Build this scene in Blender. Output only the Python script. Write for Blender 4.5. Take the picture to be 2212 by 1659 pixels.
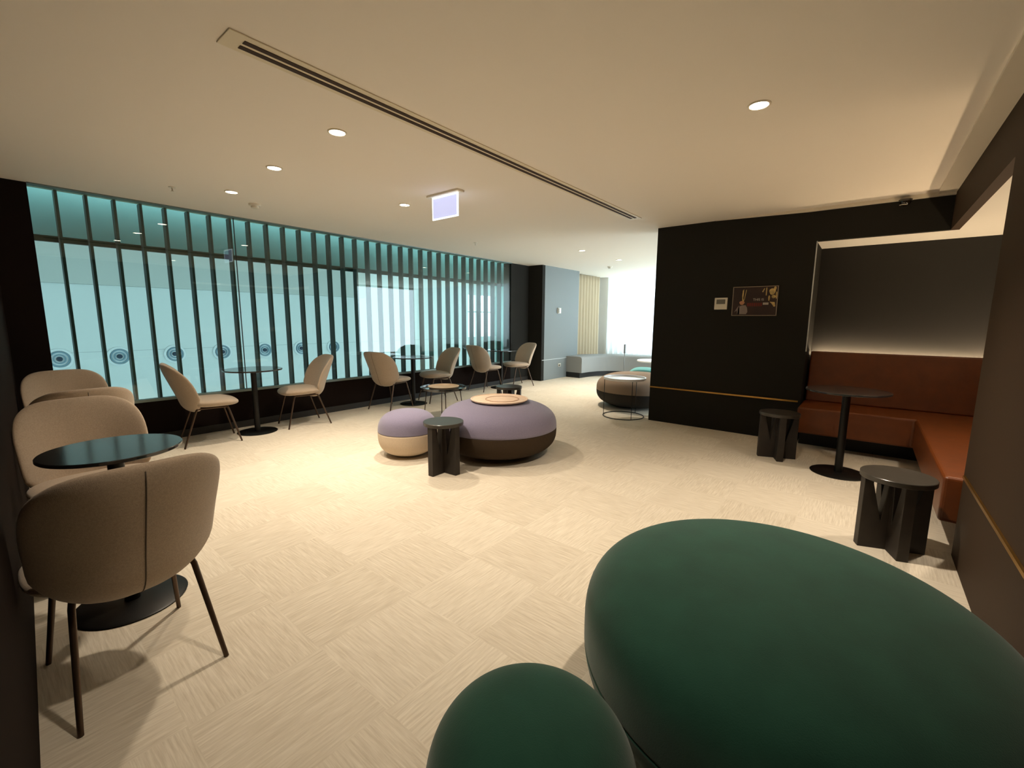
import bpy, bmesh, math, random
from math import sin, cos, pi, radians
from mathutils import Vector, Matrix

random.seed(7)
for o in list(bpy.data.objects):
    bpy.data.objects.remove(o)
S = bpy.context.scene
COL = S.collection

# ------------------------------------------------------------------ camera, world, exposure
EYE = 1.31
CEIL = 2.47
yaw, pitch, roll = radians(38.815), radians(8.279), radians(0.392)
fw = Vector((-sin(yaw) * cos(pitch), cos(yaw) * cos(pitch), -sin(pitch)))
rt = Vector((cos(yaw), sin(yaw), 0))
up = rt.cross(fw)
r2 = rt * cos(roll) + up * sin(roll)
u2 = up * cos(roll) - rt * sin(roll)
cam_data = bpy.data.cameras.new('camera')
cam = bpy.data.objects.new('camera', cam_data)
COL.objects.link(cam)
M = Matrix((r2, u2, -fw)).transposed().to_4x4()
M.translation = Vector((0, 0, EYE))
cam.matrix_world = M
cam_data.sensor_width = 36
cam_data.sensor_fit = 'HORIZONTAL'
cam_data.lens = 946.35 / 2212 * 36
cam_data.clip_start = 0.02
S.camera = cam

S.view_settings.view_transform = 'Standard'
S.view_settings.look = 'None'
S.view_settings.gamma = 1
S.view_settings.exposure = 1.15
S.view_settings.use_curve_mapping = False

W = bpy.data.worlds.new('sky')
S.world = W
W.use_nodes = True
W.node_tree.nodes['Background'].inputs['Color'].default_value = (0.72, 0.88, 1.0, 1)
W.node_tree.nodes['Background'].inputs['Strength'].default_value = 1.7


def area(name, loc, target, sx, sy, power, color):
    d = bpy.data.lights.new(name, 'AREA')
    d.shape = 'RECTANGLE'
    d.size, d.size_y = sx, sy
    d.energy = power
    d.color = color
    o = bpy.data.objects.new(name, d)
    COL.objects.link(o)
    o.location = loc
    o.rotation_euler = (Vector(target) - Vector(loc)).to_track_quat('-Z', 'Y').to_euler()
    return o


# daylight entering through the end window, the side window, and in the atrium behind the glass
area('daylight_window_end', (-3.0, 11.6, 1.7), (-3.0, 5.0, 0.3), 4.5, 2.0, 105, (0.80, 0.92, 1.0))
area('daylight_window_side', (2.7, 8.8, 1.3), (-4.0, 8.8, 1.0), 5.6, 2.6, 130, (0.78, 0.92, 1.0))
area('atrium_fill', (-6.75, 3.0, 2.5), (-13, 3.5, 1.0), 9.0, 0.5, 16, (0.92, 0.97, 0.95))  # unseen lamp added behind the bulkhead to light the atrium wall
area('atrium_daylight', (-7.2, 13.2, 1.4), (-13, 10.0, 1.0), 3.0, 2.4, 44, (0.92, 0.96, 0.97))


# ------------------------------------------------------------------ materials
def lin(c):
    c = c / 255
    return c / 12.92 if c <= 0.04045 else ((c + 0.055) / 1.055) ** 2.4


def rgb(r, g, b):
    return (lin(r), lin(g), lin(b), 1)


MATS = {}


def mat(name, col, rough=0.6, metal=0.0, spec=0.5, emit=None, strength=0.0, bump=0.0, bscale=200.0, var=0.0, sheen=0.0, vscale=None):
    m = bpy.data.materials.new(name)
    m.use_nodes = True
    nt = m.node_tree
    b = nt.nodes['Principled BSDF']
    b.inputs['Base Color'].default_value = col
    b.inputs['Roughness'].default_value = rough
    b.inputs['Metallic'].default_value = metal
    b.inputs['Specular IOR Level'].default_value = spec
    if sheen:
        b.inputs['Sheen Weight'].default_value = sheen
        b.inputs['Sheen Roughness'].default_value = 0.5
    if emit:
        b.inputs['Emission Color'].default_value = emit
        b.inputs['Emission Strength'].default_value = strength
    if bump or var:
        tc = nt.nodes.new('ShaderNodeTexCoord')
        n = nt.nodes.new('ShaderNodeTexNoise')
        n.inputs['Scale'].default_value = bscale
        n.inputs['Detail'].default_value = 3
        nt.links.new(tc.outputs['Object'], n.inputs['Vector'])
        if bump:
            bp = nt.nodes.new('ShaderNodeBump')
            bp.inputs['Strength'].default_value = bump
            bp.inputs['Distance'].default_value = 0.002
            nt.links.new(n.outputs['Fac'], bp.inputs['Height'])
            nt.links.new(bp.outputs['Normal'], b.inputs['Normal'])
        if var:
            n2 = nt.nodes.new('ShaderNodeTexNoise')
            n2.inputs['Scale'].default_value = vscale or bscale
            n2.inputs['Detail'].default_value = 4
            nt.links.new(tc.outputs['Object'], n2.inputs['Vector'])
            r = nt.nodes.new('ShaderNodeValToRGB')
            r.color_ramp.elements[0].position = 0.3
            r.color_ramp.elements[1].position = 0.7
            r.color_ramp.elements[0].color = tuple(c * (1 - var) for c in col[:3]) + (1,)
            r.color_ramp.elements[1].color = tuple(min(1, c * (1 + var)) for c in col[:3]) + (1,)
            nt.links.new(n2.outputs['Fac'], r.inputs['Fac'])
            nt.links.new(r.outputs['Color'], b.inputs['Base Color'])
    MATS[name] = m
    return m


def carpet_mat():
    m = bpy.data.materials.new('carpet_tiles')
    m.use_nodes = True
    nt = m.node_tree
    N, L = nt.nodes, nt.links
    b = N['Principled BSDF']
    b.inputs['Roughness'].default_value = 0.85
    b.inputs['Specular IOR Level'].default_value = 0.25
    tc = N.new('ShaderNodeTexCoord')

    def mapping(scale, loc=(0, 0, 0)):
        mp = N.new('ShaderNodeMapping')
        mp.inputs['Scale'].default_value = scale
        mp.inputs['Location'].default_value = loc
        L.new(tc.outputs['Object'], mp.inputs['Vector'])
        return mp

    T = 1 / 0.445
    off = (2.036 * T, -1.205 * T + 40, 0)
    mp = mapping((T, T, T), (off[0] + 40, off[1], 0))
    ch = N.new('ShaderNodeTexChecker')
    ch.inputs['Scale'].default_value = 1.0
    ch.inputs['Color1'].default_value = (0, 0, 0, 1)
    ch.inputs['Color2'].default_value = (1, 1, 1, 1)
    addz = N.new('ShaderNodeVectorMath')
    addz.operation = 'ADD'
    addz.inputs[1].default_value = (0, 0, 0.5)
    L.new(mp.outputs['Vector'], addz.inputs[0])
    L.new(addz.outputs['Vector'], ch.inputs['Vector'])

    def streak(scale):
        q = mapping(scale)
        n = N.new('ShaderNodeTexNoise')
        n.inputs['Scale'].default_value = 1.0
        n.inputs['Detail'].default_value = 3.0
        n.inputs['Roughness'].default_value = 0.65
        L.new(q.outputs['Vector'], n.inputs['Vector'])
        return n

    a, c = streak((7, 120, 1)), streak((120, 7, 1))
    mx = N.new('ShaderNodeMix')
    mx.data_type = 'FLOAT'
    L.new(ch.outputs['Fac'], mx.inputs['Factor'])
    L.new(a.outputs['Fac'], mx.inputs['A'])
    L.new(c.outputs['Fac'], mx.inputs['B'])
    fl = N.new('ShaderNodeVectorMath')
    fl.operation = 'FLOOR'
    L.new(mp.outputs['Vector'], fl.inputs[0])
    wn = N.new('ShaderNodeTexWhiteNoise')
    wn.noise_dimensions = '2D'
    L.new(fl.outputs['Vector'], wn.inputs['Vector'])
    m1 = N.new('ShaderNodeMath')
    m1.operation = 'MULTIPLY_ADD'
    m1.inputs[1].default_value = 0.12
    L.new(wn.outputs['Value'], m1.inputs[0])
    L.new(mx.outputs['Result'], m1.inputs[2])
    rp = N.new('ShaderNodeValToRGB')
    rp.color_ramp.elements[0].position = 0.30
    rp.color_ramp.elements[1].position = 0.82
    rp.color_ramp.elements[0].color = rgb(198, 186, 166)
    rp.color_ramp.elements[1].color = rgb(232, 223, 206)
    L.new(m1.outputs['Value'], rp.inputs['Fac'])
    L.new(rp.outputs['Color'], b.inputs['Base Color'])
    bp = N.new('ShaderNodeBump')
    bp.inputs['Strength'].default_value = 0.25
    bp.inputs['Distance'].default_value = 0.003
    L.new(mx.outputs['Result'], bp.inputs['Height'])
    L.new(bp.outputs['Normal'], b.inputs['Normal'])
    MATS['carpet'] = m
    return m


def glass_mat(name, tint, refl=0.9, rough=0.0):
    m = bpy.data.materials.new(name)
    m.use_nodes = True
    nt = m.node_tree
    N, L = nt.nodes, nt.links
    N.remove(N['Principled BSDF'])
    out = N['Material Output']
    t = N.new('ShaderNodeBsdfTransparent')
    t.inputs['Color'].default_value = tint
    g = N.new('ShaderNodeBsdfGlossy')
    g.inputs['Roughness'].default_value = rough
    g.inputs['Color'].default_value = (refl, refl, refl, 1)
    lw = N.new('ShaderNodeLayerWeight')
    lw.inputs['Blend'].default_value = 0.5
    pw = N.new('ShaderNodeMath')
    pw.operation = 'POWER'
    pw.inputs[1].default_value = 5.0
    L.new(lw.outputs['Facing'], pw.inputs[0])
    ma = N.new('ShaderNodeMath')
    ma.operation = 'MULTIPLY_ADD'
    ma.inputs[1].default_value = 0.9
    ma.inputs[2].default_value = 0.04
    L.new(pw.outputs['Value'], ma.inputs[0])
    mx = N.new('ShaderNodeMixShader')
    L.new(ma.outputs['Value'], mx.inputs['Fac'])
    L.new(t.outputs['BSDF'], mx.inputs[1])
    L.new(g.outputs['BSDF'], mx.inputs[2])
    L.new(mx.outputs['Shader'], out.inputs['Surface'])
    MATS[name] = m
    return m


def sheer_mat():
    m = bpy.data.materials.new('sheer')
    m.use_nodes = True
    nt = m.node_tree
    N, L = nt.nodes, nt.links
    N.remove(N['Principled BSDF'])
    out = N['Material Output']
    t = N.new('ShaderNodeBsdfTransparent')
    t.inputs['Color'].default_value = (0.98, 0.99, 1, 1)
    d = N.new('ShaderNodeBsdfTranslucent')
    d.inputs['Color'].default_value = (0.92, 0.93, 0.92, 1)
    d2 = N.new('ShaderNodeBsdfDiffuse')
    d2.inputs['Color'].default_value = (0.85, 0.86, 0.85, 1)
    a = N.new('ShaderNodeMixShader')
    a.inputs['Fac'].default_value = 0.35
    b = N.new('ShaderNodeMixShader')
    b.inputs['Fac'].default_value = 0.72
    L.new(d.outputs['BSDF'], a.inputs[1])
    L.new(d2.outputs['BSDF'], a.inputs[2])
    L.new(t.outputs['BSDF'], b.inputs[1])
    L.new(a.outputs['Shader'], b.inputs[2])
    L.new(b.outputs['Shader'], out.inputs['Surface'])
    MATS['sheer'] = m


carpet_mat()
sheer_mat()
glass_mat('screen_glass', (0.77, 0.90, 0.88, 1), refl=0.95)
mat('ceiling_paint', rgb(246, 238, 225), 0.9, spec=0.2)
mat('ceiling_trim', rgb(230, 220, 200), 0.7)
mat('charcoal_wall', rgb(38, 37, 33), 0.8, spec=0.15, bump=0.1, bscale=60)
mat('brown_wall', rgb(62, 48, 35), 0.7, spec=0.15, bump=0.1, bscale=60)
mat('plum_wall', rgb(32, 25, 22), 0.9, spec=0.04)
mat('grey_wall', rgb(122, 128, 128), 0.55, spec=0.4)
mat('white_paint', rgb(225, 222, 214), 0.85)
mat('niche_wall', rgb(36, 34, 31), 0.8, bump=0.2, bscale=40)
mat('brass', rgb(190, 150, 80), 0.35, metal=1.0)
mat('pale_trim', rgb(190, 195, 195), 0.5)
mat('skirting', rgb(40, 36, 31), 0.6)
mat('sill_metal', rgb(120, 135, 132), 0.45, metal=0.4)
mat('fin_metal', rgb(70, 74, 70), 0.55, metal=0.2)
mat('teal_panel', rgb(140, 176, 170), 0.7)
mat('atrium_wall', rgb(232, 236, 234), 0.85)
mat('atrium_upper', rgb(206, 208, 202), 0.85)
mat('atrium_floor', rgb(190, 196, 196), 0.8)
mat('nozzle_white', rgb(240, 244, 246), 0.5)
mat('nozzle_grey', rgb(120, 150, 165), 0.5)
mat('nozzle_dark', rgb(35, 55, 75), 0.6)
mat('chair_fabric', rgb(176, 158, 138), 0.95, spec=0.15, bump=0.5, bscale=420, var=0.10, vscale=180, sheen=0.25)
mat('chair_seam', rgb(92, 80, 68), 0.9)
mat('chair_leg', rgb(88, 72, 60), 0.4, metal=0.85)
mat('black_metal', rgb(24, 22, 20), 0.4, metal=0.5)
mat('table_black', rgb(40, 40, 40), 0.13, spec=0.9)
mat('table_edge', rgb(30, 28, 26), 0.3)
mat('stool_wood', rgb(40, 33, 27), 0.6, bump=0.25, bscale=35, var=0.25, vscale=14)
mat('stool_top', rgb(62, 58, 52), 0.28, var=0.15, vscale=16)
mat('lavender', rgb(136, 130, 154), 0.95, spec=0.15, bump=0.5, bscale=420, var=0.08, vscale=150, sheen=0.3)
mat('cream_fabric', rgb(215, 196, 172), 0.95, spec=0.15, bump=0.5, bscale=420, var=0.06, vscale=150)
mat('dark_brown_fabric', rgb(66, 54, 42), 0.95, spec=0.15, bump=0.5, bscale=420, var=0.1, vscale=150)
mat('taupe_fabric', rgb(150, 130, 112), 0.95, spec=0.15, bump=0.5, bscale=420)
mat('charcoal_fabric', rgb(58, 54, 50), 0.95, spec=0.15, bump=0.5, bscale=420)
mat('green_velvet', rgb(32, 74, 60), 0.9, spec=0.2, bump=0.35, bscale=300, var=0.12, vscale=9, sheen=0.25)
mat('tray_wood', rgb(240, 212, 186), 0.5, var=0.08, vscale=20)
mat('tray_line', rgb(178, 140, 108), 0.55)
mat('white_lacquer', rgb(235, 236, 238), 0.25)
mat('pale_tray', rgb(196, 172, 142), 0.4)
mat('orange_leather', rgb(108, 53, 14), 0.42, spec=0.5, bump=0.3, bscale=120, var=0.12, vscale=10)
mat('plinth', rgb(24, 24, 22), 0.6)
mat('led', rgb(255, 220, 170), 0.5, emit=(1.0, 0.74, 0.46, 1), strength=30.0)
mat('lamp_face', rgb(255, 240, 215), 0.5, emit=(1.0, 0.86, 0.66, 1), strength=14.0)
mat('lamp_trim', rgb(235, 225, 205), 0.5)
mat('sign_glass', rgb(205, 212, 245), 0.3, emit=(0.60, 0.64, 0.98, 1), strength=0.36)
mat('sign_edge', rgb(240, 250, 255), 0.4, emit=(0.85, 0.95, 1.0, 1), strength=1.2)
mat('white_plastic', rgb(228, 222, 206), 0.5)
mat('grey_plastic', rgb(110, 108, 98), 0.5)
mat('slot_dark', rgb(58, 38, 22), 0.8)
mat('slot_frame', rgb(232, 220, 192), 0.5)
mat('curtain_beige', rgb(196, 182, 156), 0.95, spec=0.1)
mat('window_frame', rgb(215, 218, 215), 0.5)
mat('bench_grey', rgb(150, 152, 150), 0.95, spec=0.15, bump=0.4, bscale=300)
mat('teal_fabric', rgb(96, 160, 160), 0.8)
mat('post_grey', rgb(120, 122, 122), 0.4, metal=0.6)
mat('poster_dark', rgb(44, 26, 20), 0.5, var=0.35, vscale=5)
mat('poster_frame', rgb(150, 136, 116), 0.5)
mat('poster_gold', rgb(190, 165, 105), 0.6, var=0.35, vscale=30)
mat('poster_skin', rgb(190, 135, 100), 0.7)
mat('poster_shirt', rgb(142, 130, 124), 0.8)
mat('poster_red', rgb(110, 34, 26), 0.7)
mat('poster_white', rgb(190, 182, 168), 0.7)
mat('camera_dome', rgb(30, 24, 16), 0.15, spec=0.8)


# ------------------------------------------------------------------ mesh helpers
def link(name, bm, m, parent=None, smooth=False, bevel=0.0, autosmooth=None):
    me = bpy.data.meshes.new(name)
    bmesh.ops.recalc_face_normals(bm, faces=bm.faces)
    bm.to_mesh(me)
    bm.free()
    mats = m if isinstance(m, (list, tuple)) else [m]
    for k in mats:
        me.materials.append(MATS[k])
    o = bpy.data.objects.new(name, me)
    COL.objects.link(o)
    if parent:
        o.parent = parent
    if smooth:
        for p in me.polygons:
            p.use_smooth = True
        if autosmooth:
            me.set_sharp_from_angle(angle=radians(autosmooth))
    if bevel:
        md = o.modifiers.new('bevel', 'BEVEL')
        md.width = bevel
        md.segments = 3
        md.limit_method = 'ANGLE'
        md.angle_limit = radians(35)
    return o


def tag(o, label, cat, group=None):
    o['label'] = label
    o['category'] = cat
    if group:
        o['group'] = group
    return o


def thing(name, label, cat, loc=(0, 0, 0), rz=0.0, group=None):
    o = bpy.data.objects.new(name, None)
    o.empty_display_size = 0.1
    COL.objects.link(o)
    o.location = loc
    o.rotation_euler = (0, 0, rz)
    return tag(o, label, cat, group)


def struct(name, bm, m, parent=None, **k):
    o = link(name, bm, m, parent, **k)
    if not parent:
        o['kind'] = 'structure'
    return o


def NB():
    return bmesh.new()


def box(bm, a, b, mi=0):
    x0, y0, z0 = a
    x1, y1, z1 = b
    vs = [bm.verts.new(p) for p in ((x0, y0, z0), (x1, y0, z0), (x1, y1, z0), (x0, y1, z0), (x0, y0, z1), (x1, y0, z1), (x1, y1, z1), (x0, y1, z1))]
    for f in ((0, 3, 2, 1), (4, 5, 6, 7), (0, 1, 5, 4), (1, 2, 6, 5), (2, 3, 7, 6), (3, 0, 4, 7)):
        bm.faces.new([vs[i] for i in f]).material_index = mi
    return bm


def prism(bm, pts, d):
    """extrude polygon pts (3D) by vector d"""
    d = Vector(d)
    a = [bm.verts.new(Vector(p)) for p in pts]
    b = [bm.verts.new(Vector(p) + d) for p in pts]
    bm.faces.new(a)
    bm.faces.new(b[::-1])
    n = len(a)
    for i in range(n):
        bm.faces.new([a[i], b[i], b[(i + 1) % n], a[(i + 1) % n]])
    return bm


def lathe(bm, prof, seg=64, c=(0, 0, 0)):
    """prof list of (r,z); r=0 closes"""
    rings = []
    for r, z in prof:
        if r < 1e-6:
            rings.append([bm.verts.new((c[0], c[1], c[2] + z))])
        else:
            rings.append([bm.verts.new((c[0] + r * cos(2 * pi * i / seg), c[1] + r * sin(2 * pi * i / seg), c[2] + z)) for i in range(seg)])
    for a, b in zip(rings, rings[1:]):
        for i in range(seg):
            j = (i + 1) % seg
            if len(a) == 1 and len(b) == 1:
                continue
            if len(a) == 1:
                bm.faces.new([a[0], b[i], b[j]])
            elif len(b) == 1:
                bm.faces.new([a[i], a[j], b[0]])
            else:
                bm.faces.new([a[i], a[j], b[j], b[i]])
    return bm


def disc(bm, r, z0, z1, seg=64, c=(0, 0, 0), ch=0.0):
    if ch:
        return lathe(bm, [(0, z0), (r - ch, z0), (r, z0 + ch), (r, z1 - ch), (r - ch, z1), (0, z1)], seg, c)
    return lathe(bm, [(0, z0), (r, z0), (r, z1), (0, z1)], seg, c)


def tube(bm, pts, r, seg=10, closed=False):
    pts = [Vector(p) for p in pts]
    n = len(pts)
    rings = []
    prev = None
    rr = r if isinstance(r, (list, tuple)) else [r] * n
    for i, p in enumerate(pts):
        if closed:
            t = (pts[(i + 1) % n] - pts[i - 1]).normalized()
        else:
            t = (pts[min(i + 1, n - 1)] - pts[max(i - 1, 0)]).normalized()
        if prev is None:
            prev = Vector((0, 0, 1)) if abs(t.z) < 0.9 else Vector((1, 0, 0))
        s = t.cross(prev)
        if s.length < 1e-6:
            s = t.cross(Vector((0, 1, 0)))
        s.normalize()
        q = s.cross(t).normalized()
        prev = q
        rings.append([bm.verts.new(p + (s * cos(2 * pi * k / seg) + q * sin(2 * pi * k / seg)) * rr[i]) for k in range(seg)])
    m = n if closed else n - 1
    for i in range(m):
        a, b = rings[i], rings[(i + 1) % n]
        for k in range(seg):
            j = (k + 1) % seg
            bm.faces.new([a[k], a[j], b[j], b[k]])
    if not closed:
        bm.faces.new(rings[0][::-1])
        bm.faces.new(rings[-1])
    return bm


def circle(r, z, n=48, c=(0, 0)):
    return [(c[0] + r * cos(2 * pi * i / n), c[1] + r * sin(2 * pi * i / n), z) for i in range(n)]


def pillow(bm, fn, n=2.6, T=0.03, rings=14, seg=64, edge=2.6, ntop=None):
    """closed pillow over a superellipse disc; fn(u,v)->(point, normal)"""
    def pos(rr, th, sgn):
        cu, su = cos(th), sin(th)
        k = ntop if (ntop and su > 0) else n
        u = rr * math.copysign(abs(cu) ** (2 / k), cu)
        v = rr * math.copysign(abs(su) ** (2 / k), su)
        p, nn = fn(u, v)
        t = T * max(0.0, 1 - rr ** edge) ** (1 / 2.2)
        return p + nn * (sgn * t)
    radii = [sin(pi / 2 * k / rings) for k in range(1, rings + 1)]
    last = [bm.verts.new(pos(1.0, 2 * pi * i / seg, 0)) for i in range(seg)]
    for sgn in (1, -1):
        c = bm.verts.new(pos(1e-5, 0, sgn))
        prev = None
        for k, rr in enumerate(radii):
            ring = last if k == rings - 1 else [bm.verts.new(pos(rr, 2 * pi * i / seg, sgn)) for i in range(seg)]
            for i in range(seg):
                j = (i + 1) % seg
                if prev is None:
                    bm.faces.new([c, ring[i], ring[j]])
                else:
                    bm.faces.new([prev[i], prev[j], ring[j], ring[i]])
            prev = ring
    return bm


def copy_tree(o, parent=None):
    c = o.copy()
    COL.objects.link(c)
    if parent:
        c.parent = parent
    for ch in list(o.children):
        copy_tree(ch, c)
    return c


# ------------------------------------------------------------------ the room
XG, YP, XR = -5.82, 5.629, 0.494
ENDY = 11.03

bm = NB(); box(bm, (-6.0, -3.2, -0.1), (2.0, 11.4, 0.0)); struct('floor', bm, 'carpet')
bm = NB(); box(bm, (-6.0, -3.2, CEIL), (2.0, 11.4, CEIL + 0.12)); struct('ceiling', bm, 'ceiling_paint')

# left wall runs very slightly off square
LW = [(-0.95, -0.045), (-5.86, 0.236)]
bm = NB()
prism(bm, [(LW[0][0], LW[0][1], 0), (LW[1][0], LW[1][1], 0), (LW[1][0], LW[1][1] - 0.2, 0), (LW[0][0], LW[0][1] - 0.2, 0)], (0, 0, CEIL))
struct('wall_left', bm, 'plum_wall')
# wall with the glass screen
bm = NB(); box(bm, (XG - 0.2, 0.02, 0), (XG, 0.474, CEIL)); struct('wall_pier', bm, 'plum_wall')
bm = NB(); box(bm, (XG - 0.2, 7.18, 0), (XG, 7.78, CEIL)); struct('wall_glass_end', bm, 'charcoal_wall')
bm = NB(); box(bm, (XG - 0.24, 0.474, 0), (XG, 7.18, 0.435)); struct('wall_glass', bm, 'plum_wall')
bm = NB(); box(bm, (XG, 0.24, 0), (XG + 0.014, 7.78, 0.08)); struct('baseboard_glass', bm, 'skirting')

win = NB()
box(win, (XG - 0.06, 0.474, 0.435), (XG + 0.02, 7.18, 0.462))
box(win, (XG - 0.05, 0.474, CEIL - 0.012), (XG + 0.03, 7.18, CEIL - 0.0005))
w1 = struct('window_1', win, 'sill_metal')
for ya, yb in ((0.476, 2.086), (2.094, 7.178)):
    g = NB(); box(g, (XG - 0.030, ya, 0.462), (XG - 0.018, yb, CEIL - 0.012)); link('pane', g, 'screen_glass', w1)
sl_ = NB(); box(sl_, (XG - 0.031, 2.0861, 0.462), (XG - 0.017, 2.0939, CEIL - 0.012)); link('seal', sl_, 'skirting', w1)

# far jog wall, grey wall, side wall behind the curtain
bm = NB(); box(bm, (-6.0, 7.78, 0), (-5.45, 7.88, CEIL)); struct('wall_jog', bm, 'charcoal_wall')
bm = NB(); box(bm, (-6.0, 7.88, 0), (-5.45, 9.30, CEIL)); struct('wall_grey', bm, 'grey_wall')
bm = NB(); box(bm, (-5.45, 7.80, 0.445), (-5.443, 9.30, 0.457)); struct('trim_2', bm, 'pale_trim')
bm = NB(); box(bm, (-6.0, 9.30, 0), (-5.86, ENDY + 0.2, CEIL)); struct('wall_bay', bm, 'white_paint')

# end wall with the big window
bm = NB()
box(bm, (-6.0, ENDY, 0), (2.0, ENDY + 0.2, 0.50))
box(bm, (-6.0, ENDY, 0.50), (-5.55, ENDY + 0.2, CEIL))
box(bm, (1.4, ENDY, 0.50), (2.0, ENDY + 0.2, CEIL))
struct('wall_end', bm, 'white_paint')
fr = NB()
for x in (-5.55, -4.25, -2.9, -1.5, 0.0, 1.35):
    box(fr, (x, ENDY + 0.06, 0.50), (x + 0.05, ENDY + 0.12, CEIL))
box(fr, (-5.55, ENDY + 0.05, 0.50), (1.4, ENDY + 0.13, 0.55))
w2 = struct('window_2', fr, 'window_frame')
g = NB(); box(g, (-5.5, ENDY + 0.085, 0.55), (1.35, ENDY + 0.095, CEIL)); 
glass_mat('clear_glass', (0.95, 0.98, 0.98, 1))
link('pane', g, 'clear_glass', w2)
# right side wall of the far area, with its own window
bm = NB()
box(bm, (1.8, 6.2, 0), (2.0, ENDY + 0.2, 0.12))
box(bm, (1.8, 6.2, 0.12), (2.0, 6.6, CEIL))
box(bm, (1.8, 10.95, 0.12), (2.0, ENDY + 0.2, CEIL))
box(bm, (1.8, 6.6, 2.42), (2.0, 10.95, CEIL))
struct('wall_far_side', bm, 'white_paint')

# picture wall (faces the camera), with the seating niche at its right end
bm = NB()
box(bm, (-2.178, YP, 0), (-0.495, YP + 0.32, CEIL))
box(bm, (-0.495, YP, 2.14), (XR, YP + 0.06, CEIL))
struct('wall_picture', bm, 'charcoal_wall')
bm = NB()
box(bm, (-2.178, YP - 0.012, 0.445), (-0.52, YP, 0.462))
struct('trim_3', bm, 'brass')
# niche shell
bm = NB()
box(bm, (-0.70, 6.24, 0), (1.75, 6.34, CEIL))
struct('wall_niche', bm, 'niche_wall')
bm = NB()
box(bm, (-0.65, YP + 0.32, 0), (-0.495, 6.24, CEIL))
struct('wall_niche_left', bm, 'charcoal_wall')
bm = NB()
box(bm, (1.25, 3.2, 0), (1.35, 6.24, CEIL))
box(bm, (0.56, 3.30, 0), (1.25, 3.40, CEIL))
struct('wall_niche_right', bm, 'niche_wall')
bm = NB()
prism(bm, [(-0.495, YP + 0.06, 2.14), (XR + 0.06, YP + 0.06, 2.14), (XR + 0.06, 3.40, 2.14), (1.25, 3.40, 2.14), (1.25, 6.24, 2.14), (-0.495, 6.24, 2.14)], (0, 0, 0.08))
struct('ceiling_niche', bm, 'white_paint')
bm = NB(); box(bm, (-0.497, YP - 0.004, 1.00), (-0.487, YP + 0.006, 2.14)); struct('lit_edge_strip', bm, 'pale_trim')  # pale strip stands in for light on the niche's left return edge
# right wall with the header above the niche
bm = NB()
box(bm, (XR, -2.9, 0), (XR + 0.06, 3.40, CEIL))
box(bm, (XR, 3.40, 2.14), (XR + 0.06, YP + 0.06, CEIL))
struct('wall_right', bm, 'brown_wall')
bm = NB(); box(bm, (XR - 0.010, -2.0, 0.468), (XR, 3.36, 0.484)); struct('trim_5', bm, 'brass')
# shallow dropped strips where the ceiling meets the two dark walls
bm = NB()
box(bm, (0.372, -2.9, CEIL - 0.018), (XR, YP, CEIL - 0.0005))
prism(bm, [(-1.5, YP - 0.001, CEIL - 0.0005), (-1.5, YP, CEIL - 0.002), (-0.6, YP, CEIL - 0.03), (XR, YP, CEIL - 0.035), (XR, YP, CEIL - 0.0005)], (0, -0.035, 0))
struct('trim_6', bm, 'ceiling_trim')
# walls behind the viewpoint
bm = NB(); box(bm, (-1.05, -3.2, 0), (-0.95, -0.05, CEIL)); struct('wall_behind_left', bm, 'plum_wall')
bm = NB(); box(bm, (-1.05, -3.2, 0), (XR + 0.06, -3.1, CEIL)); struct('wall_behind', bm, 'plum_wall')

# ------------------------------------------------------------------ atrium beyond the glass
bm = NB(); box(bm, (-13.2, -5.0, -1.6), (-13.0, 13.2, 4.2)); struct('wall_atrium', bm, 'atrium_wall')
bm = NB(); box(bm, (-13.0, -5.0, 2.0), (-12.8, 8.3, 4.0)); struct('trim_7', bm, 'atrium_upper')
bm = NB(); box(bm, (-13.2, -5.2, -1.7), (-6.05, 15.4, -1.6)); struct('floor_atrium', bm, 'atrium_floor')
bm = NB(); box(bm, (-13.2, -5.2, 3.2), (-6.05, 15.4, 3.3)); struct('ceiling_atrium', bm, 'atrium_upper')
bm = NB()
box(bm, (-13.2, 15.0, -1.6), (-6.05, 15.2, 3.2))
struct('wall_atrium_end', bm, 'teal_panel')
bm = NB(); box(bm, (-13.2, -5.2, -1.6), (-6.05, -5.0, 3.2)); struct('wall_atrium_near', bm, 'atrium_wall')
bm = NB()
box(bm, (-6.36, -0.2, 2.045), (-6.27, 8.6, CEIL + 0.8))
struct('trim_8', bm, 'teal_panel')
bm = NB(); box(bm, (-13.16, 13.2, -1.6), (-13.04, 15.0, 0.6)); box(bm, (-13.16, 13.2, 2.35), (-13.04, 15.0, 3.2))
for y in (13.2, 13.75, 14.35, 14.92):
    box(bm, (-13.14, y, 0.6), (-13.06, y + 0.08, 2.35))
box(bm, (-13.14, 13.2, 1.62), (-13.06, 15.0, 1.68))
struct('window_3', bm, 'window_frame')
bm = NB(); box(bm, (-13.01, -5.0, 0.565), (-12.995, 13.2, 0.575)); struct('trim_9', bm, 'pale_trim')

scr = thing('slatted_screen', 'row of tall dark upright fins behind the teal tinted glass', 'screen', (-5.99, 0.0, 0.4355))
fin_bm = NB(); box(fin_bm, (-0.05, -0.011, 0.0), (0.05, 0.011, CEIL - 0.437))
fin = link('fin', fin_bm, 'fin_metal', scr)
for k in range(32):
    f = fin if k == 0 else fin.copy()
    if k:
        COL.objects.link(f); f.parent = scr
    f.location = (0, 0.660 + k * 0.2045, 0)
bm = NB(); box(bm, (-0.10, 0.45, 1.575), (-0.055, 7.17, 1.63)); link('transom', bm, 'fin_metal', scr)

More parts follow.
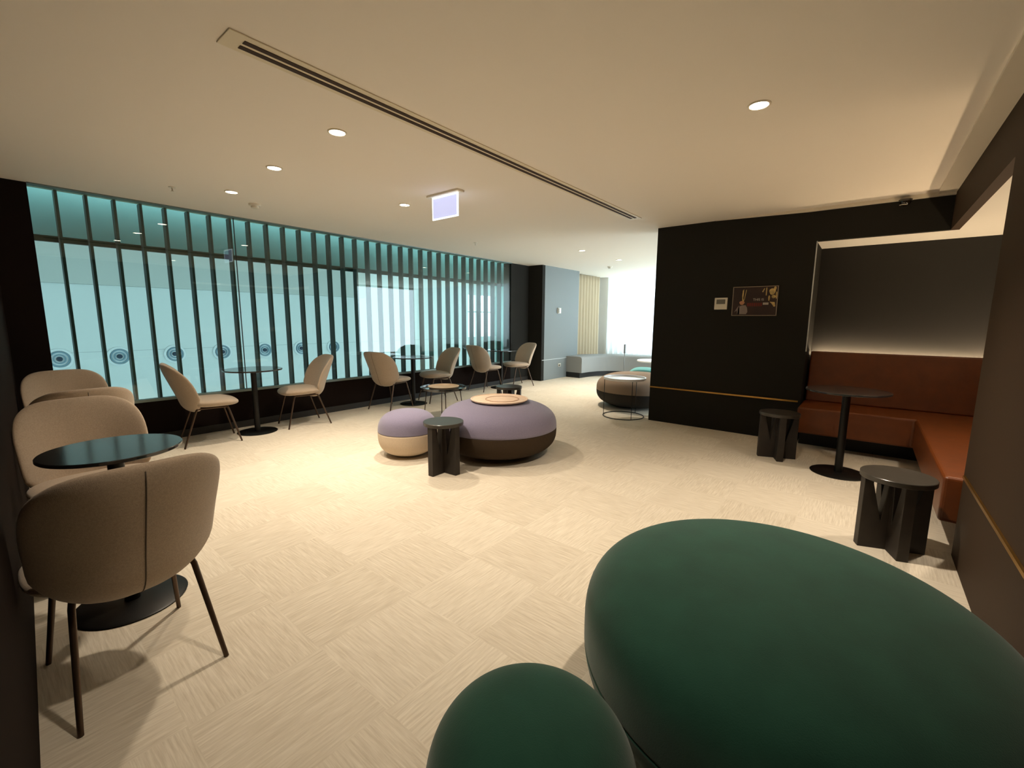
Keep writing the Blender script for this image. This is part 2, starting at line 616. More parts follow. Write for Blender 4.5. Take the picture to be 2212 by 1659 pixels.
SX = -12.995
noz_labels = ['largest round air nozzle low on the pale wall, at the dark pier', 'second round air nozzle from the dark pier on the pale wall',
              'round air nozzle above the near window-side chair back', 'fourth round air nozzle from the dark pier on the pale wall',
              'round air nozzle above the right half of the first window-side table', 'round air nozzle just left of the second window-side chair top',
              'farthest air nozzle, just right of the second window-side chair top']
noz = None
for k in range(7):
    if noz is None:
        noz = thing('air_nozzle', noz_labels[0], 'air nozzle', (0, 0, 0), 0, 'round nozzles on the atrium wall')
        for nm, pr, mm in (('flange', [(0, 0), (0.215, 0), (0.215, 0.03), (0.175, 0.05), (0.16, 0.02), (0, 0.02)], 'nozzle_white'),
                           ('outer_ring', [(0.158, 0.021), (0.158, 0.055), (0.135, 0.055), (0.135, 0.021)], 'nozzle_grey'),
                           ('inner_ring', [(0.10, 0.021), (0.10, 0.06), (0.078, 0.06), (0.078, 0.021)], 'nozzle_grey'),
                           ('hub', [(0, 0.021), (0.05, 0.021), (0.045, 0.07), (0, 0.075)], 'nozzle_dark')):
            b_ = NB(); lathe(b_, pr, 40); link(nm, b_, mm, noz, smooth=True, autosmooth=35)
        o = noz
    else:
        o = copy_tree(noz)
    o['label'] = noz_labels[k]
    o.location = (SX, [1.17, 2.115, 3.13, 4.14, 5.17, 6.19, 7.21][k], 0.45)
    o.rotation_euler = (0, pi / 2, 0)

# ------------------------------------------------------------------ chairs
def lerp_profile(P, t):
    t = min(max(t, 0), 1) * (len(P) - 1)
    i = min(int(t), len(P) - 2)
    f = t - i
    # catmull-rom
    p0, p1, p2, p3 = P[max(i - 1, 0)], P[i], P[i + 1], P[min(i + 2, len(P) - 1)]
    out = []
    for a, b, c, d in zip(p0, p1, p2, p3):
        out.append(0.5 * ((2 * b) + (c - a) * f + (2 * a - 5 * b + 4 * c - d) * f * f + (3 * b - a - 3 * c + d) * f ** 3))
    return out


BACK = [(-0.085, 0.360), (-0.152, 0.372), (-0.206, 0.426), (-0.238, 0.520), (-0.272, 0.615), (-0.308, 0.710), (-0.342, 0.795), (-0.366, 0.858)]


def back_fn(u, v):
    t = (v + 1) / 2
    y, z = lerp_profile(BACK, t)
    y2, z2 = lerp_profile(BACK, min(t + 0.02, 1))
    y1, z1 = lerp_profile(BACK, max(t - 0.02, 0))
    tg = Vector((0, y2 - y1, z2 - z1)).normalized()
    nrm = Vector((0, tg.z, -tg.y))
    hw = 0.234 + 0.034 * math.sin(min(1, t * 1.25) * pi / 2)
    wrap = 0.125 * abs(u) ** 2.3 * (0.45 + 0.55 * math.sin(pi * min(1, t * 0.9 + 0.1)))
    p = Vector((u * hw, y, z)) + nrm * wrap
    n2 = (nrm - Vector((math.copysign(1, u), 0, 0)) * 0.5 * abs(u) ** 1.3).normalized()
    return p, n2


def seat_fn(u, v):
    x = u * (0.262 - 0.012 * v)
    y = 0.035 + v * 0.225
    z = 0.432 + 0.012 * u * u + 0.010 * v * v * (1 if v < 0 else -1.2)
    return Vector((x, y, z)), Vector((0, 0, 1))


def build_chair(label):
    t = thing('lounge_chair', label, 'chair')
    b_ = NB(); pillow(b_, seat_fn, n=2.9, T=0.046, edge=3.2); link('seat', b_, 'chair_fabric', t, smooth=True)
    b_ = NB(); pillow(b_, back_fn, n=3.6, ntop=2.75, T=0.034, edge=3.4, rings=16, seg=80); bk = link('backrest', b_, 'chair_fabric', t, smooth=True)
    pts = []
    for i in range(25):
        v = -0.93 + i / 24 * 1.84
        p, n = back_fn(0, v)
        rr = abs(v)
        pts.append(p - n * (0.034 * (1 - rr ** 3.4) ** (1 / 2.2) + 0.0002))
    b_ = NB(); tube(b_, pts, 0.0022, 6); link('seam', b_, 'chair_seam', bk, smooth=True)
    b_ = NB()
    tube(b_, [(-0.165, -0.12, 0.385), (-0.165, 0.135, 0.385)], 0.009, 8)
    tube(b_, [(0.165, -0.12, 0.385), (0.165, 0.135, 0.385)], 0.009, 8)
    tube(b_, [(-0.165, 0.06, 0.385), (0.165, 0.06, 0.385)], 0.009, 8)
    tube(b_, [(-0.165, -0.06, 0.385), (0.165, -0.06, 0.385)], 0.009, 8)
    link('seat_frame', b_, 'chair_leg', t, smooth=True, autosmooth=40)
    for sx in (-1, 1):
        for y0, y1 in ((-0.12, -0.262), (0.135, 0.238)):
            b_ = NB()
            tube(b_, [(sx * 0.165, y0, 0.39), (sx * 0.172, y0 + (y1 - y0) * 0.12, 0.365), (sx * 0.208, y1, 0.001)], [0.0105, 0.0105, 0.0085], 12)
            link('leg', b_, 'chair_leg', t, smooth=True, autosmooth=40)
    return t


GRP = 'beige upholstered lounge chairs'
chair = None


def put_chair(x, y, deg, label):
    """deg: heading the sitter faces, measured from +Y counter-clockwise"""
    global chair
    if chair is None:
        chair = build_chair(label)
        o = chair
    else:
        o = copy_tree(chair)
    o['label'] = label
    o['group'] = GRP
    o.location = (x, y, 0)
    o.rotation_euler = (0, 0, radians(deg))
    return o


put_chair(-2.085, 0.285, 93.2, 'nearest beige upholstered chair, its dark shaded back with centre seam turned to the viewer')
put_chair(-3.11, 0.365, -86.8, 'beige upholstered chair facing the viewer behind the nearest black round table')
put_chair(-4.20, 0.43, 93.2, 'beige chair seen from behind, only its curved top rim showing, third along left wall')
put_chair(-5.04, 0.50, -86.8, 'farthest beige chair along the left wall, in the corner by the glass')
put_chair(-5.40, 1.555, -9, 'beige chair at the first window-side table, with its back to the near corner')
put_chair(-5.43, 2.565, 172, 'beige chair at the first window-side table, facing the near corner')
put_chair(-5.45, 3.90, 12, 'beige chair left of the second window-side table, behind the small pouf')
put_chair(-5.38, 4.74, 165, 'grey-lit beige chair behind the low coffee table with the tray')
put_chair(-5.54, 6.10, -4, 'shaded grey chair seen from behind at the farthest window-side table')
put_chair(-5.44, 6.93, 162, 'grey chair in the far corner against the black wall')

# ------------------------------------------------------------------ pedestal tables
def build_table(label, R=0.30):
    t = thing('pedestal_table', label, 'table')
    b_ = NB(); disc(b_, R, 0.722, 0.738, 72, ch=0.003); link('tabletop', b_, 'table_black', t, smooth=True, autosmooth=30)
    b_ = NB(); disc(b_, 0.10, 0.712, 0.722, 32); tube(b_, [(0, 0, 0.012), (0, 0, 0.714)], 0.030, 24); link('column', b_, 'black_metal', t, smooth=True, autosmooth=40)
    b_ = NB(); lathe(b_, [(0, 0), (0.205, 0), (0.208, 0.006), (0.2, 0.011), (0.05, 0.014), (0, 0.014)], 64); link('base', b_, 'black_metal', t, smooth=True, autosmooth=40)
    return t


near = build_table('nearest black round table, standing between two chairs on the left', 0.245)
near.location = (-2.56, 0.36, 0)
near['group'] = 'black round pedestal tables'
tbl = build_table('first black round table by the glass, between two beige chairs')
tbl.location = (-5.45, 2.03, 0)
tbl['group'] = 'black round pedestal tables'
for x, y, lab in ((-5.46, 4.32, 'black round table by the glass, just left of the low coffee table'),
                  (-5.50, 6.50, 'farthest black round table by the glass, before the black wall'),
                  (-0.085, 4.69, 'black pedestal table in front of the orange leather bench')):
    o = copy_tree(tbl)
    o.location = (x, y, 0)
    o['label'] = lab

# ------------------------------------------------------------------ poufs
def pouf(name, label, x, y, r, H, n, mat_up, mat_low, split=0.42):
    t = thing(name, label, 'pouf', (x, y, 0))

    def pt(ph):
        c, s = cos(ph), sin(ph)
        return (r * abs(c) ** (2 / n), H / 2 + H / 2 * math.copysign(abs(s) ** (2 / n), s))
    N_ = 64
    prof = [pt(-pi / 2 + pi * k / N_) for k in range(N_ + 1)]
    prof[0] = (0, 0.0); prof[-1] = (0, H)
    zs = split * H
    # exact seam point
    s = (2 * split - 1)
    rs = r * (1 - abs(s) ** n) ** (1 / n)
    low = [p for p in prof if p[1] < zs - 0.006] + [(rs, zs - 0.004), (rs - 0.006, zs)]
    upp = [(rs - 0.006, zs), (rs, zs + 0.004)] + [p for p in prof if p[1] > zs + 0.006]
    b_ = NB(); lathe(b_, upp, 96); link('upper_cover', b_, mat_up, t, smooth=True)
    b_ = NB(); lathe(b_, low, 96); link('lower_cover', b_, mat_low, t, smooth=True)
    return t


PG = 'round pebble poufs'
pouf('pouf', 'large lavender and dark brown pouf carrying a round wooden tray', -2.80, 3.26, 0.585, 0.52, 2.9, 'lavender', 'dark_brown_fabric', 0.52)
pouf('pouf', 'small lavender and cream pouf beside the black stool', -3.425, 2.63, 0.285, 0.44, 2.8, 'lavender', 'cream_fabric', 0.54)
pouf('pouf', 'grey-brown pouf half hidden behind the black picture wall', -2.73, 6.47, 0.60, 0.52, 2.8, 'taupe_fabric', 'charcoal_fabric', 0.48)
pouf('pouf', 'large dark green pouf filling the lower right foreground', -0.142, 1.575, 0.622, 0.50, 3.3, 'green_velvet', 'green_velvet', 0.40)
pouf('pouf', 'small dark green pouf at the bottom edge, before the large green one', -0.525, 0.735, 0.252, 0.42, 2.5, 'green_velvet', 'green_velvet', 0.42)

# round wooden tray on the big lavender pouf
t = thing('tray', 'round pale wooden tray lying on the large lavender pouf', 'tray', (-2.80, 3.28, 0.520))
b_ = NB(); lathe(b_, [(0, 0), (0.27, 0), (0.285, 0.008), (0.287, 0.018), (0.277, 0.02), (0.27, 0.012), (0, 0.012)], 72); link('tray_body', b_, 'tray_wood', t, smooth=True, autosmooth=30)
b_ = NB(); tube(b_, circle(0.165, 0.0125, 64, (0.03, 0.01)), 0.004, 6, True); link('ring_inlay', b_, 'tray_line', t, smooth=True)
b_ = NB(); disc(b_, 0.15, 0.0121, 0.0145, 64, (0.03, 0.01, 0)); link('disc_inlay', b_, 'tray_wood', t)

# ------------------------------------------------------------------ black stools
def build_stool(label):
    t = thing('side_stool', label, 'stool')
    R, H, th = 0.168, 0.45, 0.028
    b_ = NB(); disc(b_, R + 0.004, H - 0.03, H, 64, ch=0.003); link('top', b_, 'stool_top', t, smooth=True, autosmooth=30)
    zt = H - 0.03
    r = R - 0.006
    for ax in (0, 1):
        b_ = NB()
        prof = [(-r, 0), (r, 0), (r, zt), (r - 0.045, zt), (r - 0.045, zt - 0.03), (0.065, 0.17), (0.045, zt - 0.03), (0.045, zt), (-0.045, zt), (-0.045, zt - 0.03), (-0.065, 0.17), (-r + 0.045, zt - 0.03), (-r + 0.045, zt), (-r, zt)]
        if ax == 0:
            prism(b_, [(p, -th, z) for p, z in prof], (0, 2 * th, 0))
        else:
            prism(b_, [(-th + 0.0006, p, z) for p, z in prof], (2 * th - 0.0012, 0, 0))
        link('cross_panel', b_, 'stool_wood', t, bevel=0.003)
    return t


st = build_stool('black wooden stool before the lavender poufs, mid floor')
st.location = (-2.765, 2.50, 0)
st.rotation_euler = (0, 0, radians(93))
st['group'] = 'black wooden cross-base stools'
for x, y, rz, lab in ((-3.615, 4.43, 20, 'black stool peeking out behind the large lavender pouf'),
                      (-0.585, 4.86, 20, 'black stool against the left end of the orange bench'),
                      (0.215, 3.27, 20, 'nearest black stool, beside the lit end of the orange bench')):
    o = copy_tree(st)
    o.location = (x, y, 0)
    o.rotation_euler = (0, 0, radians(rz))
    o['label'] = lab

# ------------------------------------------------------------------ coffee table with tray, wire table
t = thing('coffee_table', 'low round coffee table on thin legs behind the poufs', 'coffee table', (-4.28, 3.88, 0))
b_ = NB(); lathe(b_, [(0, 0.405), (0.27, 0.405), (0.297, 0.413), (0.30, 0.44), (0.29, 0.44), (0.285, 0.418), (0, 0.416)], 72); link('tabletop', b_, 'table_black', t, smooth=True, autosmooth=30)
for k in range(4):
    a = radians(38.8 + 195 + 90 * k)
    b_ = NB(); tube(b_, [(0.22 * cos(a), 0.22 * sin(a), 0.406), (0.262 * cos(a), 0.262 * sin(a), 0.001)], 0.006, 10); link('leg', b_, 'chair_leg', t, smooth=True)
t = thing('tray', 'shallow round tray standing on the low coffee table', 'tray', (-4.30, 3.90, 0.4195))
b_ = NB(); lathe(b_, [(0, 0), (0.185, 0), (0.205, 0.026), (0.197, 0.028), (0.18, 0.007), (0, 0.006)], 64); link('tray_body', b_, 'pale_tray', t, smooth=True, autosmooth=30)

t = thing('wire_table', 'white-topped wire side table at the black wall corner', 'side table', (-2.54, 5.63, 0))
b_ = NB(); tube(b_, circle(0.275, 0.008, 64), 0.006, 8, True); link('base_ring', b_, 'black_metal', t, smooth=True)
for k in range(3):
    a = radians(38.8 - 90 + 120 * k + 8)
    b_ = NB(); tube(b_, [(0.272 * cos(a), 0.272 * sin(a), 0.008), (0.272 * cos(a), 0.272 * sin(a), 0.52)], 0.0045, 8); link('leg', b_, 'black_metal', t, smooth=True)
b_ = NB(); lathe(b_, [(0, 0.515), (0.272, 0.515), (0.282, 0.522), (0.284, 0.548), (0.274, 0.548), (0.268, 0.527), (0, 0.527)], 72); link('tray_top', b_, 'white_lacquer', t, smooth=True, autosmooth=30)

# ------------------------------------------------------------------ orange leather corner bench in the niche
t = thing('corner_bench', 'orange leather corner bench built into the dark niche', 'bench', (0, 0, 0))
b_ = NB(); prism(b_, [(-0.49, 5.34, 0.17), (0.42, 5.34, 0.17), (0.42, 3.44, 0.17), (0.93, 3.44, 0.17), (0.93, 5.90, 0.17), (-0.49, 5.90, 0.17)], (0, 0, 0.27))
link('seat', b_, 'orange_leather', t, bevel=0.02)
b_ = NB(); prism(b_, [(-0.475, 5.60, 0.0), (0.62, 5.60, 0.0), (0.62, 3.50, 0.0), (0.90, 3.50, 0.0), (0.90, 5.85, 0.0), (-0.475, 5.85, 0.0)], (0, 0, 0.17))
link('plinth', b_, 'plinth', t)
b_ = NB(); prism(b_, [(-0.475, 5.87, 0.44), (-0.475, 6.02, 0.44), (-0.475, 6.08, 0.985), (-0.475, 6.0, 0.985)], (1.55, 0, 0)); link('backrest', b_, 'orange_leather', t, bevel=0.015)
b_ = NB(); prism(b_, [(0.90, 3.44, 0.44), (1.05, 3.44, 0.44), (1.10, 3.44, 0.985), (1.03, 3.44, 0.985)], (0, 2.55, 0)); link('backrest', b_, 'orange_leather', t, bevel=0.015)
t = thing('led_strip', 'warm glowing light strip along the top of the bench back', 'light strip', (0, 0, 0))
b_ = NB(); box(b_, (-0.475, 6.175, 0.945), (1.18, 6.205, 0.955)); link('strip', b_, 'led', t)
b_ = NB(); box(b_, (1.185, 3.46, 0.945), (1.215, 6.17, 0.955)); link('strip', b_, 'led', t)
b_ = NB(); box(b_, (-0.475, 6.09, 0.90), (1.245, 6.235, 0.945)); box(b_, (1.11, 3.44, 0.90), (1.245, 6.09, 0.945)); link('ledge', b_, 'plinth', t)

# ------------------------------------------------------------------ ceiling fittings
def downlight(label, x, y, power, z=CEIL):
    t = thing('downlight', label, 'downlight', (x, y, z), 0, 'recessed ceiling downlights')
    b_ = NB(); lathe(b_, [(0.045, -0.001), (0.058, -0.001), (0.058, -0.006), (0.050, -0.008), (0.045, -0.004)], 40); link('trim_ring', b_, 'lamp_trim', t, smooth=True)
    b_ = NB(); lathe(b_, [(0, -0.005), (0.047, -0.005), (0.047, -0.0005), (0, -0.0005)], 40); link('lens', b_, 'lamp_face', t)
    d = bpy.data.lights.new('downlight_beam', 'SPOT')
    d.energy = power
    d.color = (1.0, 0.85, 0.67)
    d.spot_size = radians(104)
    d.spot_blend = 0.85
    d.shadow_soft_size = 0.045
    o = bpy.data.objects.new('downlight_beam', d)
    COL.objects.link(o)
    o.parent = t
    o.location = (0, 0, -0.02)
    return t


P = 84
downlight('downlight left of the long slot vent, nearest of the left row', -2.707, 1.60, P * 0.82)
downlight('downlight second in the left row, above the window-side chairs', -3.707, 1.645, P * 0.55)
downlight('downlight nearest the glass screen in the left row', -4.709, 1.69, P * 0.48)
downlight('downlight just left of the glowing hanging sign', -3.80, 2.956, P * 0.88)
downlight('lone downlight on the right, above the orange bench side', -0.572, 2.822, P * 1.05)
downlight('downlight right of the slot vent far end, before the window bay', -3.837, 6.606, P)
downlight('farthest faint downlight near the bright window', -3.833, 8.0, P * 0.6)
downlight('added fill downlight over the green poufs, outside the picture', -1.0, 0.75, P * 0.31)  # lamp added out of view to brighten the near floor
downlight('downlight in the low niche ceiling above the right arm of the orange bench', 0.72, 4.0, P * 0.42, 2.14)
downlight('added fill downlight behind the viewpoint, outside the picture', -0.25, -2.2, P)  # unseen lamp added behind the camera for bounce onto the ceiling

t = thing('slot_vent', 'long double slot air vent cut into the ceiling', 'vent', (-2.19, 0.80, CEIL))
b_ = NB(); box(b_, (-0.072, 0, -0.006), (0.072, 4.16, -0.0005)); link('frame', b_, 'slot_frame', t, bevel=0.002)
for x in (-0.024, 0.024):
    b_ = NB(); box(b_, (x - 0.014, 0.07, -0.0085), (x + 0.014, 4.10, -0.0061)); link('slot', b_, 'slot_dark', t)

t = thing('hanging_sign', 'blank glowing lavender sign panel hanging from the ceiling', 'sign', (-3.17, 2.93, CEIL))
b_ = NB(); box(b_, (-0.21, -0.045, -0.018), (0.21, 0.045, -0.0005)); link('ceiling_mount', b_, 'lamp_trim', t, bevel=0.003)
b_ = NB(); box(b_, (-0.165, -0.004, -0.215), (0.165, 0.004, -0.018)); link('panel', b_, 'sign_glass', t)
b_ = NB()
box(b_, (-0.172, -0.006, -0.222), (0.172, 0.006, -0.212)); box(b_, (0.162, -0.006, -0.212), (0.172, 0.006, -0.018)); box(b_, (-0.165, -0.006, -0.03), (0.162, 0.006, -0.018)); box(b_, (-0.172, -0.006, -0.212), (-0.166, 0.006, -0.018))
link('glowing_edge', b_, 'sign_edge', t)

for lab, x, y in (('round white smoke detector between downlights and glass screen', -5.017, 2.006), ('small far smoke detector before the window bay', -4.461, 8.90)):
    t = thing('smoke_detector', lab, 'smoke detector', (x, y, CEIL), 0, 'ceiling smoke detectors')
    b_ = NB(); lathe(b_, [(0, -0.0005), (0.055, -0.0005), (0.055, -0.014), (0.048, -0.02), (0, -0.02)], 40); link('base', b_, 'white_plastic', t, smooth=True, autosmooth=35)
    b_ = NB(); lathe(b_, [(0.036, -0.02), (0.036, -0.036), (0.028, -0.043), (0, -0.045)], 40); link('sensor_head', b_, 'white_plastic', t, smooth=True, autosmooth=35)
for lab, x, y in (('small sprinkler head on the ceiling near the dark left pier', -4.971, 1.306), ('tiny sprinkler head past the glowing sign', -4.75, 5.0)):
    t = thing('sprinkler', lab, 'sprinkler', (x, y, CEIL), 0, 'ceiling sprinklers')
    b_ = NB(); lathe(b_, [(0, -0.0005), (0.03, -0.0005), (0.028, -0.006), (0, -0.006)], 24); link('escutcheon', b_, 'white_plastic', t, smooth=True, autosmooth=35)
    b_ = NB(); tube(b_, [(0, 0, -0.006), (0, 0, -0.035)], 0.007, 10); disc(b_, 0.014, -0.040, -0.037, 16); link('head', b_, 'white_plastic', t, smooth=True, autosmooth=35)

t = thing('dome_camera', 'dark dome camera on the ceiling edge above the niche', 'security camera', (0.158, 5.575, CEIL - 0.035))
b_ = NB(); lathe(b_, [(0, -0.0005), (0.05, -0.0005), (0.05, -0.018), (0, -0.018)], 40); link('base', b_, 'camera_dome', t, smooth=True, autosmooth=35)
b_ = NB(); lathe(b_, [(0.042, -0.018), (0.040, -0.034), (0.028, -0.050), (0.012, -0.058), (0, -0.060)], 40); link('dome', b_, 'camera_dome', t, smooth=True)
b_ = NB(); tube(b_, [(-0.012 + 0.034 * sin(a), -0.034 * cos(a), -0.048) for a in (-0.9, -0.5, 0, 0.4, 0.8)], 0.0025, 6); link('painted_highlight', b_, 'white_plastic', t)  # glint on the dome modelled as a white arc

# ------------------------------------------------------------------ on the walls
t = thing('thermostat', 'small white control panel on the black wall, left of the poster', 'thermostat', (-1.374, YP, 1.52))
b_ = NB(); box(b_, (-0.07, -0.018, -0.068), (0.07, -0.0005, 0.068)); link('housing', b_, 'white_plastic', t, bevel=0.004)
b_ = NB(); box(b_, (-0.048, -0.0205, -0.005), (0.048, -0.0185, 0.048)); link('display', b_, 'grey_plastic', t)

# poster
pt_ = thing('poster', 'dark framed poster reading THIS IS on the black wall', 'poster', (-1.025, YP, 1.542))
PW, PH = 0.221, 0.157
b_ = NB(); box(b_, (-PW, -0.010, -PH), (PW, -0.0005, PH)); link('print', b_, 'poster_dark', pt_)
b_ = NB()
for a, c in (((-PW - 0.006, -PH - 0.006), (PW + 0.006, -PH + 0.001)), ((-PW - 0.006, PH - 0.001), (PW + 0.006, PH + 0.006)), ((-PW - 0.006, -PH), (-PW + 0.001, PH)), ((PW - 0.001, -PH), (PW + 0.006, PH))):
    box(b_, (a[0], -0.014, a[1]), (c[0], -0.0005, c[1]))
link('frame', b_, 'poster_frame', pt_)


def flat(name, polys, m, parent, y=-0.0112):
    b_ = NB()
    for p in polys:
        prism(b_, [(x, y, z) for x, z in p], (0, 0.0010, 0))
    return link(name, b_, m, parent)


def blob(cx, cz, rx, rz, n=20, a0=0.0):
    return [(cx + rx * cos(2 * pi * i / n) * (1 + 0.12 * sin(3 * 2 * pi * i / n + a0)), cz + rz * sin(2 * pi * i / n)) for i in range(n)]


flat('printed_figure', [[(-0.20, -0.125), (-0.165, -0.06), (-0.15, -0.045), (-0.145, -0.145), (-0.165, -0.145), (-0.175, -0.10), (-0.19, -0.115)],
                        [(-0.165, -0.145), (-0.158, -0.06), (-0.12, -0.045), (-0.085, -0.045), (-0.068, -0.075), (-0.062, -0.12), (-0.075, -0.145)]], 'poster_shirt', pt_)
flat('printed_face', [blob(-0.125, -0.018, 0.026, 0.022)], 'poster_skin', pt_, -0.0116)
gold = [[(-0.125, 0.12), (-0.112, 0.135), (-0.115, 0.03), (-0.105, 0.0), (-0.122, 0.0), (-0.128, 0.05)], [(-0.092, 0.125), (-0.084, 0.13), (-0.10, 0.02), (-0.108, 0.0)],
        [(0.07, 0.10), (0.09, 0.14), (0.097, 0.135), (0.08, 0.095)], [(0.108, 0.145), (0.118, 0.147), (0.117, 0.06), (0.108, 0.06)],
        blob(0.17, 0.10, 0.03, 0.035), blob(0.195, 0.135, 0.012, 0.02), blob(0.185, 0.045, 0.02, 0.018, 20, 1), blob(0.143, 0.03, 0.009, 0.03),
        [(0.15, -0.01), (0.20, -0.015), (0.21, -0.06), (0.195, -0.065), (0.17, -0.03)], blob(0.212, 0.06, 0.007, 0.04)]
for i_, g_ in enumerate(gold):
    flat('printed_leaf', [g_], 'poster_gold', pt_, -0.0113 - 0.0001 * (i_ % 3))
flat('red_lettering_line', [[(-0.07 + 0.022 * k, -0.057), (-0.054 + 0.022 * k, -0.057), (-0.054 + 0.022 * k, -0.02), (-0.07 + 0.022 * k, -0.02)] for k in range(7)], 'poster_red', pt_)
flat('pale_lettering_line', [[(0.088 + 0.014 * k, -0.042), (0.099 + 0.014 * k, -0.042), (0.099 + 0.014 * k, -0.018), (0.088 + 0.014 * k, -0.018)] for k in range(4)], 'poster_white', pt_)


def text_mesh(name, s, size, m, parent, loc, rot):
    cu = bpy.data.curves.new(name, 'FONT')
    cu.body = s
    cu.size = size
    cu.extrude = 0.0005
    cu.align_x = 'LEFT'
    tmp = bpy.data.objects.new(name, cu)
    COL.objects.link(tmp)
    bpy.context.view_layer.update()
    me = bpy.data.meshes.new_from_object(tmp.evaluated_get(bpy.context.evaluated_depsgraph_get()))
    bpy.data.objects.remove(tmp)
    me.materials.clear()
    me.materials.append(MATS[m])
    o = bpy.data.objects.new(name, me)
    COL.objects.link(o)
    o.parent = parent
    o.location = loc
    o.rotation_euler = rot
    return o


text_mesh('lettering', 'THIS IS', 0.036, 'poster_white', pt_, (-0.015, -0.0118, 0.004), (pi / 2, 0, 0))

t = thing('wall_control', 'small white switch panel on the grey far wall', 'switch', (-5.45, 8.43, 1.53))
b_ = NB(); box(b_, (0.0005, -0.06, -0.06), (0.03, 0.06, 0.06)); link('housing', b_, 'white_plastic', t, bevel=0.004)
b_ = NB(); box(b_, (0.0305, -0.055, -0.05), (0.033, -0.02, 0.05)); link('display', b_, 'grey_plastic', t)
t = thing('wall_outlet', 'small socket low on the grey far wall', 'socket', (-5.45, 8.5, 0.30))
b_ = NB(); box(b_, (0.0005, -0.05, -0.035), (0.012, 0.05, 0.035)); link('face_plate', b_, 'white_plastic', t, bevel=0.003)
b_ = NB(); box(b_, (0.0122, -0.04, -0.025), (0.03, 0.01, 0.02)); link('plug', b_, 'grey_plastic', t, bevel=0.003)

# ------------------------------------------------------------------ window bay: curtains, bench, table, chair, post
def curtain(name, label, p0, p1, z0, z1, folds, amp, m):
    bm_ = NB()
    a, b = Vector((*p0, 0)), Vector((*p1, 0))
    d = b - a
    n = Vector((-d.y, d.x, 0)).normalized()
    NX, NZ = folds * 12, 10
    rnd = random.Random(3)
    ph = [rnd.uniform(-0.5, 0.5) for _ in range(folds + 2)]
    rows = []
    for k in range(NZ + 1):
        z = z0 + (z1 - z0) * k / NZ
        w = 0.6 + 0.4 * (1 - k / NZ)
        row = []
        for i in range(NX + 1):
            s = i / NX
            ps = ph[int(s * folds)] * 0.6
            off = amp * w * sin(2 * pi * folds * s + ps * sin(3 * z))
            q = a + d * s + n * off
            row.append(bm_.verts.new((q.x, q.y, z)))
        rows.append(row)
    for r0, r1 in zip(rows, rows[1:]):
        for i in range(NX):
            bm_.faces.new([r0[i], r0[i + 1], r1[i + 1], r1[i]])
    o = link(name, bm_, m, None, smooth=True)
    md = o.modifiers.new('cloth_thickness', 'SOLIDIFY')
    md.thickness = 0.004
    return tag(o, label, 'curtain')


curtain('curtain', 'beige floor-length curtain gathered beside the grey wall', (-5.74, 9.34), (-5.70, 10.78), 0.02, CEIL - 0.01, 10, 0.045, 'curtain_beige')
curtain('sheer_curtain', 'white sheer curtain glowing across the far window', (-5.5, 10.90), (1.3, 10.90), 0.06, CEIL - 0.01, 46, 0.035, 'sheer')


def sweep(name, path, prof, m, parent=None):
    """path: list of (x,y); prof: list of (offset outwards, z) closed"""
    bm_ = NB()
    P_ = [Vector((x, y, 0)) for x, y in path]
    rings = []
    for i, p in enumerate(P_):
        tg_ = (P_[min(i + 1, len(P_) - 1)] - P_[max(i - 1, 0)]).normalized()
        n = Vector((-tg_.y, tg_.x, 0))
        rings.append([bm_.verts.new(p + n * o_ + Vector((0, 0, z_))) for o_, z_ in prof])
    k = len(prof)
    for a, b in zip(rings, rings[1:]):
        for i in range(k):
            j = (i + 1) % k
            bm_.faces.new([a[i], a[j], b[j], b[i]])
    bm_.faces.new(rings[0]); bm_.faces.new(rings[-1][::-1])
    return link(name, bm_, m, parent, smooth=True, autosmooth=40)


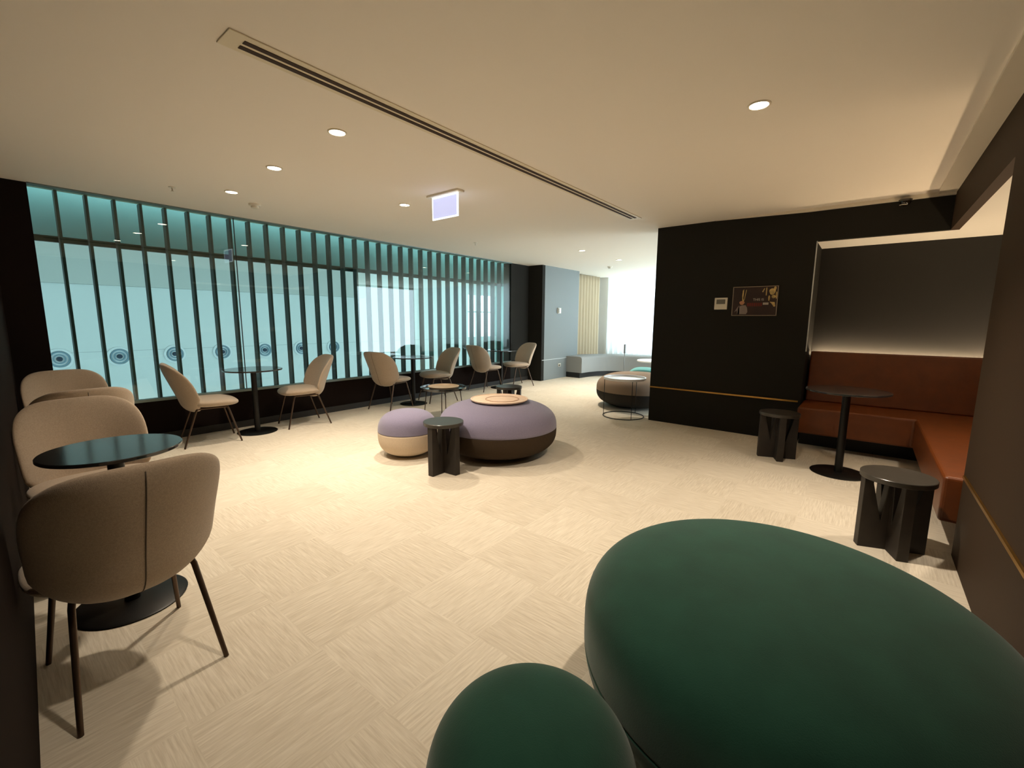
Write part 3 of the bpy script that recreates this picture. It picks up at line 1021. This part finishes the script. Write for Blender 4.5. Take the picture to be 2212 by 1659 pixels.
path = [(-5.02, 8.78), (-5.0, 9.1), (-4.93, 9.38), (-4.78, 9.60), (-4.55, 9.74), (-4.2, 9.80), (-3.6, 9.82), (-2.5, 9.84), (-1.2, 9.85)]
t = thing('window_bench', 'long curved grey upholstered bench below the far window', 'bench', (0, 0, 0))
sweep('seat', path, [(0.0, 0.12), (0.0, 0.44), (0.02, 0.475), (0.06, 0.49), (0.55, 0.49), (0.60, 0.46), (0.60, 0.12)], 'bench_grey', t)
sweep('plinth', path, [(0.05, 0.0), (0.05, 0.12), (0.55, 0.12), (0.55, 0.0)], 'plinth', t)

t = thing('bistro_table', 'white-topped table half hidden by the black wall, before the window', 'table', (-3.07, 8.13, 0))
b_ = NB(); disc(b_, 0.33, 0.555, 0.58, 64, ch=0.004); link('tabletop', b_, 'white_lacquer', t, smooth=True, autosmooth=30)
b_ = NB(); tube(b_, [(0, 0, 0.012), (0, 0, 0.555)], 0.03, 20); link('column', b_, 'white_lacquer', t, smooth=True, autosmooth=40)
b_ = NB(); lathe(b_, [(0, 0), (0.15, 0), (0.15, 0.01), (0, 0.014)], 48); link('base', b_, 'white_lacquer', t, smooth=True, autosmooth=40)
t = thing('low_chair', 'teal low seat tucked under the white-topped table', 'chair', (-2.98, 7.38, 0), radians(20))
b_ = NB(); pillow(b_, lambda u, v: (Vector((u * 0.25, v * 0.2, 0.475 - 0.06 * abs(u) ** 3)), Vector((0, 0, 1))), n=3, T=0.035); link('seat', b_, 'teal_fabric', t, smooth=True)
for sx in (-1, 1):
    for sy in (-1, 1):
        b_ = NB(); tube(b_, [(sx * 0.17, sy * 0.13, 0.46), (sx * 0.23, sy * 0.17, 0.001)], 0.012, 10); link('leg', b_, 'teal_fabric', t, smooth=True)

t = thing('slim_post', 'slim grey post standing in front of the grey window bench', 'post', (-4.16, 9.16, 0))
b_ = NB(); lathe(b_, [(0, 0), (0.11, 0), (0.11, 0.008), (0, 0.012)], 32); link('base', b_, 'post_grey', t, smooth=True, autosmooth=40)
b_ = NB(); tube(b_, [(0, 0, 0.01), (0, 0, 0.62)], 0.009, 12); link('pole', b_, 'post_grey', t, smooth=True)
b_ = NB(); tube(b_, [(0, 0, 0.60), (0, 0, 0.80)], 0.022, 14); link('top_sleeve', b_, 'post_grey', t, smooth=True, autosmooth=40)
